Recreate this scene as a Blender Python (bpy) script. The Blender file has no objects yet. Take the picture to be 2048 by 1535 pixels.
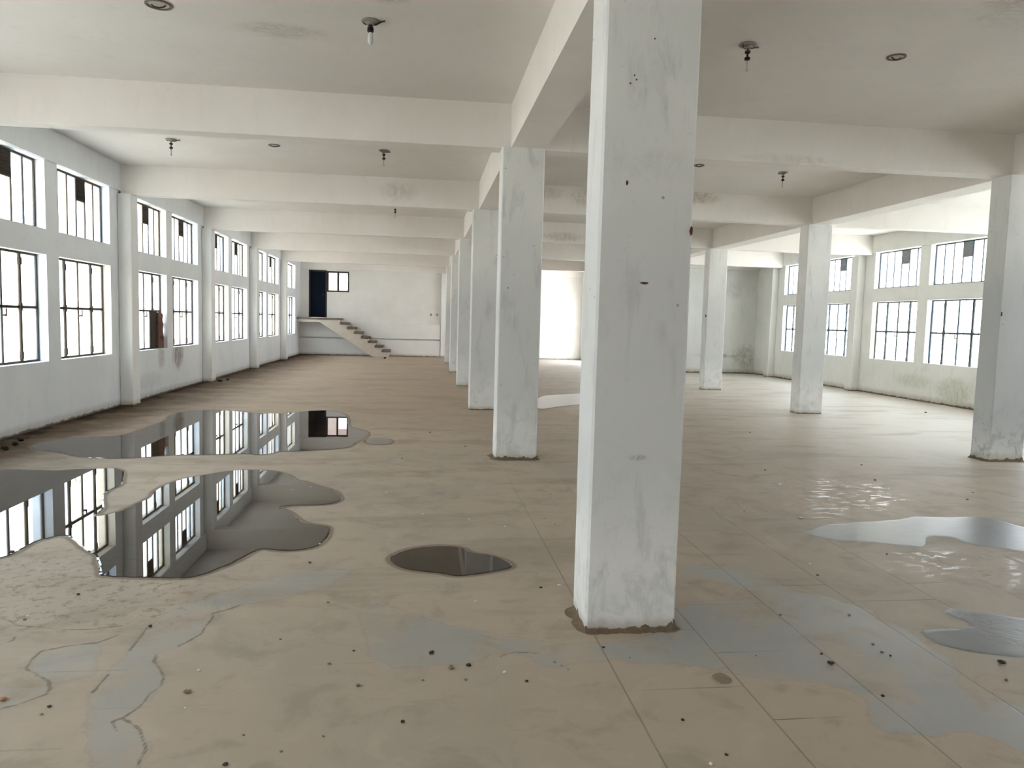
import bpy, bmesh, math, random
import numpy as np
from mathutils import Vector, Matrix
C = bpy.context.scene.collection
SC = bpy.context.scene
random.seed(7)

# ------------------------------------------------------------------ camera
F, YAW, PITCH, ROLL = 1490.16, 6.9966, -4.7879, 1.5074
cam_d = bpy.data.cameras.new('camera'); cam = bpy.data.objects.new('camera', cam_d); C.objects.link(cam)
cam_d.sensor_width = 36; cam_d.lens = F/2048*36; cam_d.clip_end = 500; cam_d.clip_start = .05
_y, _p, _r = map(math.radians, (YAW, PITCH, ROLL))
_f = Vector((math.sin(_y)*math.cos(_p), math.cos(_y)*math.cos(_p), math.sin(_p)))
_r0 = Vector((math.cos(_y), -math.sin(_y), 0)); _u0 = _r0.cross(_f)
_ri = _r0*math.cos(_r) + _u0*math.sin(_r); _up = -_r0*math.sin(_r) + _u0*math.cos(_r)
_m = Matrix((_ri, _up, -_f)).transposed().to_4x4(); _m.translation = (0, 0, 1.6)
cam.matrix_world = _m
SC.camera = cam

# ------------------------------------------------------------------ world, exposure
SC.view_settings.view_transform = 'Standard'
SC.view_settings.look = 'None'
SC.view_settings.gamma = 1
SC.view_settings.use_curve_mapping = False
SC.view_settings.exposure = 1.02
w = bpy.data.worlds.new('World'); SC.world = w; w.use_nodes = True
nt = w.node_tree; nt.nodes.clear()
wo = nt.nodes.new('ShaderNodeOutputWorld'); bg = nt.nodes.new('ShaderNodeBackground')
tc = nt.nodes.new('ShaderNodeTexCoord'); sx = nt.nodes.new('ShaderNodeSeparateXYZ'); rp = nt.nodes.new('ShaderNodeValToRGB')
nt.links.new(tc.outputs['Generated'], sx.inputs[0]); nt.links.new(sx.outputs['Z'], rp.inputs[0])
rp.color_ramp.elements[0].position = 0.0; rp.color_ramp.elements[0].color = (.93, .95, 1.0, 1)
rp.color_ramp.elements[1].position = .6; rp.color_ramp.elements[1].color = (.70, .83, 1.0, 1)
nt.links.new(rp.outputs[0], bg.inputs[0]); bg.inputs[1].default_value = 5.0
nt.links.new(bg.outputs[0], wo.inputs[0])
SC.cycles.use_denoising = True
SC.cycles.use_adaptive_sampling = True; SC.cycles.adaptive_threshold = .06; SC.cycles.adaptive_min_samples = 16
SC.cycles.max_bounces = 8; SC.cycles.diffuse_bounces = 5; SC.cycles.glossy_bounces = 5
SC.cycles.transparent_max_bounces = 16; SC.cycles.transmission_bounces = 6
SC.cycles.caustics_reflective = False; SC.cycles.caustics_refractive = False
SC.cycles.sample_clamp_indirect = 12

sun_d = bpy.data.lights.new('sun', 'SUN'); sun = bpy.data.objects.new('sun', sun_d); C.objects.link(sun)
sun_d.energy = 18; sun_d.angle = math.radians(2.0); sun_d.color = (1.0, .97, .93)
sun.rotation_euler = Vector((math.sin(math.radians(9)), math.cos(math.radians(9)), math.tan(math.radians(56)))).to_track_quat('Z', 'Y').to_euler()

# ------------------------------------------------------------------ dimensions
XL, XR = -5.066, 11.54
Y1, BAY = 3.681, 4.8087
def YK(k): return Y1 + (k-1)*BAY
HB, HC = 3.55, 4.04
A0, A1, B0, B1 = .868, 1.351, 7.114, 7.593
CD = .323
YBACK, YFAR, YEAST = -6.0, 32.16, 24.8      # rear wall, far wall, far wall of the right-hand aisle
XSIDE = 6.93                                # side wall at the far right corner
RP = .38                                    # right pilasters stand a little further on

# ------------------------------------------------------------------ helpers
def obj(name, bm, mat, parent=None, loc=(0,0,0), smooth=False, rotz=0):
    me = bpy.data.meshes.new(name); bm.normal_update(); bm.to_mesh(me); bm.free()
    if mat is not None:
        for m_ in (mat if isinstance(mat, (list, tuple)) else [mat]): me.materials.append(m_)
    if smooth:
        for p in me.polygons: p.use_smooth = True
    o = bpy.data.objects.new(name, me); C.objects.link(o)
    o.location = loc; o.rotation_euler = (0, 0, rotz)
    if parent: o.parent = parent
    return o
def tag(o, label, cat, group=None, kind=None):
    o['label'] = label; o['category'] = cat
    if group: o['group'] = group
    if kind: o['kind'] = kind
    return o
def empty(name, loc, label, cat, group=None, kind=None, rotz=0):
    o = bpy.data.objects.new(name, None); C.objects.link(o); o.location = loc; o.rotation_euler = (0,0,rotz)
    o.empty_display_size = .1
    return tag(o, label, cat, group, kind)
def box(bm, x0, y0, z0, x1, y1, z1, bev=0, mi=0):
    v = [bm.verts.new(p) for p in ((x0,y0,z0),(x1,y0,z0),(x1,y1,z0),(x0,y1,z0),(x0,y0,z1),(x1,y0,z1),(x1,y1,z1),(x0,y1,z1))]
    fs = [bm.faces.new([v[i] for i in q]) for q in ((0,3,2,1),(4,5,6,7),(0,1,5,4),(1,2,6,5),(2,3,7,6),(3,0,4,7))]
    for f in fs: f.material_index = mi
    if bev:
        es = list({e for f in fs for e in f.edges})
        bmesh.ops.bevel(bm, geom=es, offset=bev, segments=2, affect='EDGES', profile=.5)
    return bm
def lathe(bm, prof, seg=20, c=(0,0,0), axis='Z'):
    rings = []
    for r, z in prof:
        ring = []
        for i in range(seg):
            a = 2*math.pi*i/seg
            ring.append(bm.verts.new((c[0]+max(r,1e-4)*math.cos(a), c[1]+max(r,1e-4)*math.sin(a), c[2]+z)))
        rings.append(ring)
    for a, b in zip(rings, rings[1:]):
        for i in range(seg):
            bm.faces.new((a[i], a[(i+1)%seg], b[(i+1)%seg], b[i]))
    bm.faces.new(list(reversed(rings[0]))); bm.faces.new(rings[-1])
    return bm
def tube(bm, pts, r, seg=8):
    pts = [Vector(p) for p in pts]; rings = []
    for i, p in enumerate(pts):
        d = (pts[min(i+1,len(pts)-1)] - pts[max(i-1,0)]).normalized()
        a = d.orthogonal().normalized() if i == 0 else (pa - d*pa.dot(d)).normalized()
        pa = a; b = d.cross(a)
        rings.append([bm.verts.new(p + (a*math.cos(2*math.pi*j/seg) + b*math.sin(2*math.pi*j/seg))*r) for j in range(seg)])
    for q, s in zip(rings, rings[1:]):
        for j in range(seg): bm.faces.new((q[j], q[(j+1)%seg], s[(j+1)%seg], s[j]))
    bm.faces.new(list(reversed(rings[0]))); bm.faces.new(rings[-1])
    return bm
def grid_shell(bm, us, vs, solid, place, t):
    """Wall sheet with openings: us/vs break points, solid(i,j) bool; place(u,v,d) -> xyz, d from 0 (room side) to t."""
    n, m = len(us)-1, len(vs)-1
    S = lambda i, j: 0 <= i < n and 0 <= j < m and solid(i, j)
    cache = {}
    def V(i, j, d):
        k = (i, j, d)
        if k not in cache: cache[k] = bm.verts.new(place(us[i], vs[j], d))
        return cache[k]
    for i in range(n):
        for j in range(m):
            if not S(i, j): continue
            bm.faces.new((V(i,j,0), V(i+1,j,0), V(i+1,j+1,0), V(i,j+1,0)))
            bm.faces.new((V(i,j,t), V(i,j+1,t), V(i+1,j+1,t), V(i+1,j,t)))
            if not S(i-1,j): bm.faces.new((V(i,j,0), V(i,j+1,0), V(i,j+1,t), V(i,j,t)))
            if not S(i+1,j): bm.faces.new((V(i+1,j,0), V(i+1,j,t), V(i+1,j+1,t), V(i+1,j+1,0)))
            if not S(i,j-1): bm.faces.new((V(i,j,0), V(i,j,t), V(i+1,j,t), V(i+1,j,0)))
            if not S(i,j+1): bm.faces.new((V(i,j+1,0), V(i+1,j+1,0), V(i+1,j+1,t), V(i,j+1,t)))
    bmesh.ops.recalc_face_normals(bm, faces=bm.faces)
    return bm

# ------------------------------------------------------------------ materials
class N:
    """tiny node helper"""
    def __init__(s, name):
        s.m = bpy.data.materials.new(name); s.m.use_nodes = True; s.t = s.m.node_tree; s.t.nodes.clear()
        s.out = s.t.nodes.new('ShaderNodeOutputMaterial')
    def n(s, ty, **kw):
        nd = s.t.nodes.new(ty)
        for k, v in kw.items(): setattr(nd, k, v)
        return nd
    def put(s, sock, v):
        if v is None: return
        if isinstance(v, bpy.types.NodeSocket): s.t.links.new(v, sock)
        else:
            if isinstance(v, (tuple, list)) and sock.type == 'RGBA' and len(v) == 3: v = (*v, 1)
            sock.default_value = v
    def math(s, op, a, b=None, c=None, clamp=False):
        nd = s.n('ShaderNodeMath', operation=op, use_clamp=clamp)
        for i, v in enumerate((a, b, c)): s.put(nd.inputs[i], v)
        return nd.outputs[0]
    def pos(s): return s.n('ShaderNodeNewGeometry').outputs['Position']
    def sep(s, v):
        nd = s.n('ShaderNodeSeparateXYZ'); s.put(nd.inputs[0], v); return nd.outputs
    def scale(s, v, sc, off=(0,0,0)):
        nd = s.n('ShaderNodeVectorMath', operation='MULTIPLY_ADD'); s.put(nd.inputs[0], v); nd.inputs[1].default_value = sc; nd.inputs[2].default_value = off
        return nd.outputs[0]
    def noise(s, v, scale, detail=4, rough=.6, dist=0):
        nd = s.n('ShaderNodeTexNoise'); s.put(nd.inputs['Vector'], v); nd.inputs['Scale'].default_value = scale
        nd.inputs['Detail'].default_value = detail; nd.inputs['Roughness'].default_value = rough; nd.inputs['Distortion'].default_value = dist
        return nd.outputs[0]
    def step(s, v, a, b, lo=0., hi=1.):
        nd = s.n('ShaderNodeMapRange', interpolation_type='SMOOTHSTEP'); s.put(nd.inputs[0], v)
        for i, x in enumerate((a, b, lo, hi)): s.put(nd.inputs[i+1], x)
        return nd.outputs[0]
    def mix(s, f, a, b, blend='MIX'):
        nd = s.n('ShaderNodeMix', data_type='RGBA', blend_type=blend)
        s.put(nd.inputs['Factor'], f); s.put(nd.inputs[6], a); s.put(nd.inputs[7], b); return nd.outputs[2]
    def attr(s, name): return s.n('ShaderNodeAttribute', attribute_name=name).outputs['Fac']
    def bump(s, h, strength=.3, dist=.01):
        nd = s.n('ShaderNodeBump'); nd.inputs['Strength'].default_value = strength; nd.inputs['Distance'].default_value = dist
        s.put(nd.inputs['Height'], h); return nd.outputs[0]
    def bsdf(s, **kw):
        nd = s.n('ShaderNodeBsdfPrincipled')
        for k, v in kw.items(): s.put(nd.inputs[k.replace('_', ' ')], v)
        s.t.links.new(nd.outputs[0], s.out.inputs[0]); return nd
def simple(name, col, rough=.6, metal=0, nz=0, spec=.5, sc=8):
    g = N(name); c = col
    if nz:
        f = g.noise(g.pos(), sc, 5); c = g.mix(f, tuple(x*(1-nz) for x in col), tuple(min(1, x*(1+nz)) for x in col))
    g.bsdf(Base_Color=c, Roughness=rough, Metallic=metal, Specular_IOR_Level=spec)
    return g.m

def plaster(name, base, base2, dirt=1., stains=(), streak=.5, foot=.05, rough=.62, lower=None, grey_band=None):
    """whitewashed plaster: mottling, trowel marks, pits, brown splash line at the foot, stains given as (centre, radii, colour, strength)"""
    g = N(name); P = g.pos(); X, Y, Z = g.sep(P)
    n1 = g.noise(P, .9, 4, .6); n2 = g.noise(g.scale(P, (5, 5, 1.2)), 1.3, 5, .65, .4); n3 = g.noise(P, 26, 3, .6)
    c = g.mix(g.step(n1, .35, .65), base, base2)
    c = g.mix(g.math('MULTIPLY', g.step(n2, .52, .72), .22*streak), c, (.36, .36, .35))
    c = g.mix(g.math('MULTIPLY', g.step(n3, .62, .74), .12*dirt), c, (.30, .29, .26))
    if lower:                                   # scuffed band in the lower metre
        m = g.math('MULTIPLY', g.step(Z, 1.15, .3), g.step(g.noise(g.scale(P, (3, 3, 2.)), 2.4, 6, .7, .6), .46, .66))
        c = g.mix(g.math('MULTIPLY', m, lower), c, (.24, .25, .24))
    if grey_band:                                    # greyer band at body height
        m = g.math('MULTIPLY', g.math('MULTIPLY', g.step(Z, grey_band[1]+.5, grey_band[1]-.5), g.step(Z, grey_band[0]-.3, grey_band[0]+.35)), g.step(n1, .2, .6, .6, 1.))
        c = g.mix(g.math('MULTIPLY', m, grey_band[2]), c, (.44, .46, .475))
    pit = g.n('ShaderNodeTexVoronoi', feature='F1'); g.put(pit.inputs['Vector'], P); pit.inputs['Scale'].default_value = 4.5
    pm = g.step(pit.outputs['Distance'], .05, .02)
    c = g.mix(g.math('MULTIPLY', pm, .5*dirt), c, (.12, .11, .1))
    # splash line
    fz = g.math('ADD', Z, g.math('MULTIPLY', g.math('SUBTRACT', g.noise(P, 9, 5, .7), .5), -foot*1.6))
    c = g.mix(g.step(fz, foot*2.6, foot*.7, 0, .45), c, (.30, .24, .16))
    c = g.mix(g.step(fz, foot*.75, foot*.25, 0, .9), c, (.09, .06, .04))
    sn3 = g.noise(g.scale(P, (1.4, 3.2, 1.)), 9, 6, .8, .6); sn = g.noise(P, 11, 6, .75, .8); sn2 = g.noise(g.scale(P, (6, 6, 2.5)), 1.4, 5, .7, 1.)
    for cen, rad, col, st in stains:
        v = g.n('ShaderNodeVectorMath', operation='SUBTRACT'); g.put(v.inputs[0], P); v.inputs[1].default_value = cen
        v2 = g.n('ShaderNodeVectorMath', operation='DIVIDE'); g.put(v2.inputs[0], v.outputs[0]); v2.inputs[1].default_value = rad
        ln = g.n('ShaderNodeVectorMath', operation='LENGTH'); g.put(ln.inputs[0], v2.outputs[0])
        f = g.math('SUBTRACT', 1., ln.outputs['Value'], clamp=True)
        k = g.step(g.math('MULTIPLY', f, g.math('ADD', sn, sn2)), .25, .75, 0, st)
        c = g.mix(g.math('MULTIPLY', k, g.step(sn3, .40, .56, .25, 1.)), c, col)
    b = g.bump(g.math('ADD', g.math('MULTIPLY', n3, .3), n2), .25, .006)
    g.bsdf(Base_Color=c, Roughness=rough, Normal=b, Specular_IOR_Level=.3)
    return g.m

BR, GY = (.10, .06, .035), (.22, .21, .15)
M = {}
M['wall_left'] = plaster('whitewash_left_wall', (.76,.785,.81), (.82,.84,.855), streak=.45, foot=.06, stains=[
    ((XL,16.35,.72),(.2,.62,.5),BR,.8), ((XL,15.35,.72),(.2,.35,.4),(.2,.17,.15),.55), ((XL,14.6,.3),(.2,1.4,.3),(.35,.3,.24),.3)])
M['wall_right'] = plaster('whitewash_right_wall', (.77,.78,.75), (.83,.83,.80), streak=.6, foot=.07, dirt=1.2, stains=[
    ((XR,14.9,.35),(.3,1.0,.5),(.30,.32,.18),.5), ((XR,16.3,.45),(.3,1.2,.3),(.45,.44,.36),.5), ((XR,13.2,.4),(.3,1,.5),(.25,.28,.15),.6)])
M['wall_far'] = plaster('whitewash_far_wall', (.74,.72,.68), (.79,.77,.74), streak=.25, foot=.05)
M['wall_east'] = plaster('whitewash_aisle_end_wall', (.72,.72,.69), (.78,.78,.75), streak=.8, foot=.08, stains=[
    ((11.2,YEAST,.55),(.8,.3,.8),(.28,.29,.2),.6), ((10.2,YEAST,.6),(1.4,.3,.12),(.3,.29,.24),.7), ((10.7,YEAST,2.9),(.5,.3,.6),(.45,.45,.4),.4)])
M['ceiling'] = plaster('whitewash_ceiling', (.77,.735,.70), (.80,.77,.735), streak=.3, dirt=.4, foot=.001, stains=[
    ((-1.25,6.85,HC),(.65,.32,.3),(.38,.36,.29),.45), ((-.3,6.0,HC),(.3,.2,.2),GY,.35), ((3.6,11.6,HC),(.9,1.2,.4),GY,.3),
    ((5.0,5.0,HC),(1.6,1.2,.3),(.3,.29,.25),.35), ((4.3,4.6,HC),(.6,1.6,.3),(.3,.29,.25),.3)])
M['beam'] = plaster('whitewash_beams', (.80,.76,.715), (.835,.80,.76), streak=.3, dirt=.4, foot=.001, stains=[
    ((-.45,13.3,3.80),(.62,.3,.32),(.42,.40,.36),.45), ((3.05,13.3,3.86),(.8,.5,.35),(.34,.32,.18),.5), ((2.0,13.3,3.9),(.9,.4,.2),(.45,.42,.3),.4),
    ((5.0,13.35,3.95),(.7,.4,.2),(.35,.28,.18),.6), ((3.4,18.2,3.7),(.9,.4,.2),GY,.4), ((4.3,8.6,3.6),(1.,.3,.1),(.4,.4,.36),.3)])
M['column_a'] = plaster('whitewash_pillar', (.72,.725,.715), (.80,.795,.775), streak=1.7, foot=.035, dirt=1.3, lower=.25, grey_band=(.55, 2.3, .42), stains=[
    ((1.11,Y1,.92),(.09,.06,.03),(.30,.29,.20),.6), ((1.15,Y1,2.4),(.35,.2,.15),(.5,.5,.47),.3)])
M['column_b'] = plaster('whitewash_scuffed_pillar', (.62,.63,.63), (.72,.72,.70), streak=1.2, foot=.05, dirt=1.5, lower=.8, grey_band=(.2, 2.4, .85))
M['pilaster'] = plaster('whitewash_pilaster', (.76,.76,.74), (.80,.80,.78), streak=.4, foot=.05)

def floor_mat():
    g = N('dusty_wet_stone_floor'); P = g.pos(); X, Y, Z = g.sep(P)
    # tile joints: slabs .545 m wide, rows staggered
    u = g.math('DIVIDE', g.math('SUBTRACT', X, .91), .548); fu = g.math('FRACT', u)
    du = g.math('MULTIPLY', g.math('MINIMUM', fu, g.math('SUBTRACT', 1., fu)), .548)
    col = g.math('FLOOR', u); half = g.math('MULTIPLY', g.math('MODULO', g.math('ABSOLUTE', col), 2.), .28)
    v = g.math('DIVIDE', g.math('SUBTRACT', g.math('ADD', Y, half), 3.68), .62); fv = g.math('FRACT', v)
    dv = g.math('MULTIPLY', g.math('MINIMUM', fv, g.math('SUBTRACT', 1., fv)), .62)
    even = g.math('LESS_THAN', g.math('MODULO', g.math('ABSOLUTE', col), 2.), .5)
    vis = g.math('MULTIPLY', g.step(g.noise(P, 1.1, 3, .6), .48, .62), g.math('ADD', .35, g.math('MULTIPLY', g.step(X, .9, 1.4), .55)))
    near = g.step(Y, 8., 4., .3, 1.)
    jm = g.math('MAXIMUM', g.math('MULTIPLY', g.step(du, .0055, .0025), g.math('ADD', g.math('MULTIPLY', g.step(X, .5, .8), .6), .03)),
                g.math('MULTIPLY', g.step(dv, .005, .002), vis))
    jm = g.math('MULTIPLY', jm, near)
    # dust colour
    n1 = g.noise(g.scale(P, (1, 1, 1)), .55, 5, .6, .3); n2 = g.noise(P, 3.2, 6, .65, .5); n3 = g.noise(P, 30, 4, .7)
    c = g.mix(g.step(n1, .3, .7), (.44,.36,.275), (.37,.318,.255))
    c = g.mix(g.math('MULTIPLY', g.step(n2, .50, .66), .55), c, (.30,.255,.19))
    c = g.mix(g.math('MULTIPLY', g.step(n2, .44, .30), .5), c, (.46,.40,.31))
    # brown dirt band along the left wall and brown drifts across the hall
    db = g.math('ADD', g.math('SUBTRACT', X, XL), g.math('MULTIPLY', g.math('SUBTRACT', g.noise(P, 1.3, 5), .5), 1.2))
    far = g.math('MULTIPLY', g.step(Y, 7., 14.), g.step(X, 3.5, 0.))
    c = g.mix(g.math('MULTIPLY', far, .7), c, (.38,.275,.19))
    pale = g.math('MULTIPLY', g.step(X, 3.5, 7.5), g.step(Y, 6., 10.))  # right aisle floor lightened: window glare put into the colour
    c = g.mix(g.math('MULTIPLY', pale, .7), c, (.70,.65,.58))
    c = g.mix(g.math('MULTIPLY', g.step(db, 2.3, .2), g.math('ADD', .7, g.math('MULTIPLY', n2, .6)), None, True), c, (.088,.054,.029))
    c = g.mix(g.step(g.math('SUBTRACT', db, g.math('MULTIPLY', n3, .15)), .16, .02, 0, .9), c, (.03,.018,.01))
    # darker band between the first two pillars
    band = g.math('MULTIPLY', g.step(g.noise(g.scale(P, (.5, 1.6, 1)), 1.0, 5, .6, .5), .5, .66), g.step(Y, 2.6, 3.6))
    c = g.mix(g.math('MULTIPLY', band, .4), c, (.235,.185,.13))
    # washed (dust-free, damp) patches with crisp wavy outlines
    wash = g.math('ADD', g.attr('wash'), g.math('MULTIPLY', g.math('SUBTRACT', g.noise(P, 6, 6, .7), .5), .16))
    wm = g.step(wash, .012, -.012)
    wfade = g.math('ADD', .22, g.step(g.noise(P, 2.1, 6, .65, .5), .38, .60), clamp=True)
    wm2 = g.math('MULTIPLY', g.math('MULTIPLY', wm, wfade), g.step(X, -.4, 1.2, .6, 1.))
    c = g.mix(g.math('MULTIPLY', wm2, .88), c, (.315,.318,.305))
    rim = g.math('MULTIPLY', g.step(g.math('ABSOLUTE', g.math('SUBTRACT', wash, .006)), .012, .003), .14)
    c = g.mix(rim, c, (.22,.17,.11))
    # cracks and tide lines
    ck = g.math('ADD', g.attr('crack'), g.math('MULTIPLY', g.math('SUBTRACT', g.noise(P, 12, 4, .6), .5), .022))
    cm = g.math('MULTIPLY', g.step(ck, .010, .002), g.step(g.noise(P, 5, 3), .3, .40))
    c = g.mix(g.math('MULTIPLY', cm, .75), c, (.13,.10,.065))
    # damp halo round the puddles
    pd = g.attr('puddle')
    c = g.mix(g.step(g.math('ABSOLUTE', g.math('SUBTRACT', pd, g.math('MULTIPLY', g.noise(P, 3, 3), .03))), .022, .004, 0, .7), c, (.13,.09,.055))
    c = g.mix(g.step(g.math('ADD', pd, g.math('MULTIPLY', g.math('SUBTRACT', n2, .5), .12)), .05, .0, 0, .45), c, (.21,.165,.115))
    # grime specks
    sp = g.step(n3, .66, .78)
    c = g.mix(g.math('MULTIPLY', sp, g.math('MULTIPLY', g.step(n2, .42, .6), .6)), c, (.15,.11,.075))
    gr = g.math('MULTIPLY', g.step(X, -.9, -1.5), g.math('MULTIPLY', g.step(Y, 3.7, 4.0), g.step(Y, 5.6, 4.9)))
    c = g.mix(g.math('MULTIPLY', gr, g.math('MULTIPLY', g.step(g.noise(P, 15, 5, .75), .52, .62), .7)), c, (.20,.14,.09))
    c = g.mix(g.math('MULTIPLY', jm, .75), c, (.085,.07,.05))
    # gloss: dust is dull, washed patches and drying speckles shine
    s = g.attr('speck')
    spk = g.math('MULTIPLY', g.step(s, .25, -.2), g.step(g.noise(g.scale(P, (3, 5, 1)), 2.6, 6, .75, .6), .54, .58))
    r = g.math('ADD', g.step(X, 3., .5, .42, .60), g.math('MULTIPLY', n2, .22))
    r = g.math('SUBTRACT', r, g.math('MULTIPLY', wm2, .20))
    r = g.math('SUBTRACT', r, g.math('MULTIPLY', spk, .30), clamp=True)
    b = g.bump(g.math('SUBTRACT', g.math('ADD', g.math('MULTIPLY', n3, .25), g.math('MULTIPLY', n2, .6)), g.math('MULTIPLY', jm, 2.)), .22, .004)
    g.bsdf(Base_Color=c, Roughness=r, Normal=b, Specular_IOR_Level=g.step(db, 3.2, .8, .42, .12))
    return g.m
M['floor'] = floor_mat()

def water(name, rough, tint, nb=0., ior=1.33):
    g = N(name); P = g.pos()
    fr = g.n('ShaderNodeFresnel'); fr.inputs['IOR'].default_value = ior
    nrm = None
    if nb:
        h = g.noise(P, 9, 4, .6, .3); nrm = g.bump(h, nb, .01); g.put(fr.inputs['Normal'], nrm)
    gl = g.n('ShaderNodeBsdfGlossy'); gl.inputs['Color'].default_value = (1,1,1,1); gl.inputs['Roughness'].default_value = rough; g.put(gl.inputs['Normal'], nrm)
    tr = g.n('ShaderNodeBsdfTransparent'); tr.inputs['Color'].default_value = (*tint, 1)
    mx = g.n('ShaderNodeMixShader'); g.put(mx.inputs[0], fr.outputs[0]); g.put(mx.inputs[1], tr.outputs[0]); g.put(mx.inputs[2], gl.outputs[0])
    g.t.links.new(mx.outputs[0], g.out.inputs[0]); return g.m
M['water'] = water('still_rain_water', 0.0, (.52,.50,.45))
M['film'] = water('thin_film_of_water', .34, (.86,.88,.90), .15, 1.75)

def pane(name, tint, dust):
    g = N(name); P = g.pos()
    tr = g.n('ShaderNodeBsdfTransparent'); tr.inputs['Color'].default_value = (*tint, 1)
    tl = g.n('ShaderNodeBsdfTranslucent'); tl.inputs['Color'].default_value = (*tint, 1)
    gl = g.n('ShaderNodeBsdfGlossy'); gl.inputs['Roughness'].default_value = .05
    m1 = g.n('ShaderNodeMixShader'); g.put(m1.inputs[0], g.step(g.noise(P, 4, 5, .6), .3, .8, dust*.6, dust*1.4)); g.put(m1.inputs[1], tr.outputs[0]); g.put(m1.inputs[2], tl.outputs[0])
    m2 = g.n('ShaderNodeMixShader'); m2.inputs[0].default_value = .05; g.put(m2.inputs[1], m1.outputs[0]); g.put(m2.inputs[2], gl.outputs[0])
    g.t.links.new(m2.outputs[0], g.out.inputs[0]); return g.m
M['glass'] = [pane('dusty_window_glass', (.97,.98,.97), .12), pane('yellowed_window_glass', (.98,.95,.86), .18), pane('bluish_window_glass', (.90,.95,.98), .14)]
M['steel'] = simple('rusty_dark_steel', (.055,.042,.032), .7, .3, .5, sc=14)
M['steel_r'] = simple('grey_painted_steel', (.06,.075,.09), .6, .3, .4, sc=14)
M['boarddark'] = simple('dark_brown_board', (.035,.022,.013), .8, 0, .5, sc=10)
M['rustboard'] = simple('rust_red_broken_board', (.16,.07,.05), .85, 0, .5, sc=12)
M['ventpane'] = simple('grey_vent_louvre', (.26,.27,.29), .6, .2, .4, sc=20)
M['door'] = simple('dark_blue_painted_door', (.002,.007,.016), .7, 0, .3, .15, sc=5)
M['frame'] = simple('dark_brown_frame', (.022,.013,.009), .6, 0, .3)
M['concrete'] = simple('bare_stair_concrete', (.56,.50,.42), .8, 0, .18, sc=7)
M['treadc'] = simple('dark_stone_treads', (.14,.10,.065), .6, 0, .3, sc=9)
M['sill'] = simple('worn_brown_sill', (.42,.36,.28), .8, 0, .3, sc=9)
M['metal'] = simple('dark_rusty_fitting', (.06,.045,.035), .55, .6, .3, sc=40)
M['holder'] = simple('black_bulb_holder', (.015,.013,.012), .4)
M['bulb'] = simple('milky_bulb_glass', (.75,.76,.74), .15, 0, 0, .6)
M['rose'] = simple('grey_ceiling_rose', (.30,.28,.25), .6, 0, .2, sc=30)
M['boxring'] = simple('dull_junction_box_rim', (.16,.14,.12), .6, .2, .2, sc=30)
M['boxlid'] = simple('pale_junction_box_cover', (.55,.53,.48), .7, 0, .1, sc=30)
M['cable'] = simple('black_cable', (.02,.02,.02), .5)
M['peb'] = {'d': simple('charred_crumb', (.055,.045,.036), .9, 0, .4, .15, 60), 'b': simple('brown_mud_crumb', (.21,.16,.11), .9, 0, .4, sc=60),
            'w': simple('white_plaster_chip', (.72,.70,.66), .8, 0, .15, sc=60), 'o': simple('red_brick_chip', (.45,.20,.10), .85, 0, .3, sc=60),
            'k': simple('black_rubble', (.025,.02,.016), .9, 0, .5, sc=40)}
M['mudpatch'] = simple('dried_mud', (.21,.165,.11), .9, 0, .3, sc=50)
M['hole'] = simple('rusty_red_recess', (.10,.035,.02), .9, 0, .5, sc=60)
M['outwall'] = simple('cream_rendered_wall', (.86,.80,.70), .9, 0, .05, sc=2)
M['outwall2'] = simple('pale_pink_rendered_wall', (.80,.66,.60), .9, 0, .05, sc=2)
M['outdark'] = simple('darkened_yard_ground', (.44,.42,.38), .95, 0, .2, sc=1.5)  # left ground darkened to weaken the light bounced in on that side
M['outground'] = simple('pale_concrete_yard', (.76,.75,.72), .9, 0, .12, sc=1.2)  # right ground lightened so it bounces more light indoors
M['leaf'] = simple('pale_green_leaf', (.20,.33,.12), .6, 0, .3, sc=8)
M['bark'] = simple('green_cane_stem', (.20,.24,.11), .7, 0, .3, sc=8)
LEFT_BAYS = range(-1, 7)
RIGHT_BAYS = range(0, 5)  # unseen near bays get windows too, to light the pillar fronts

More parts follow.
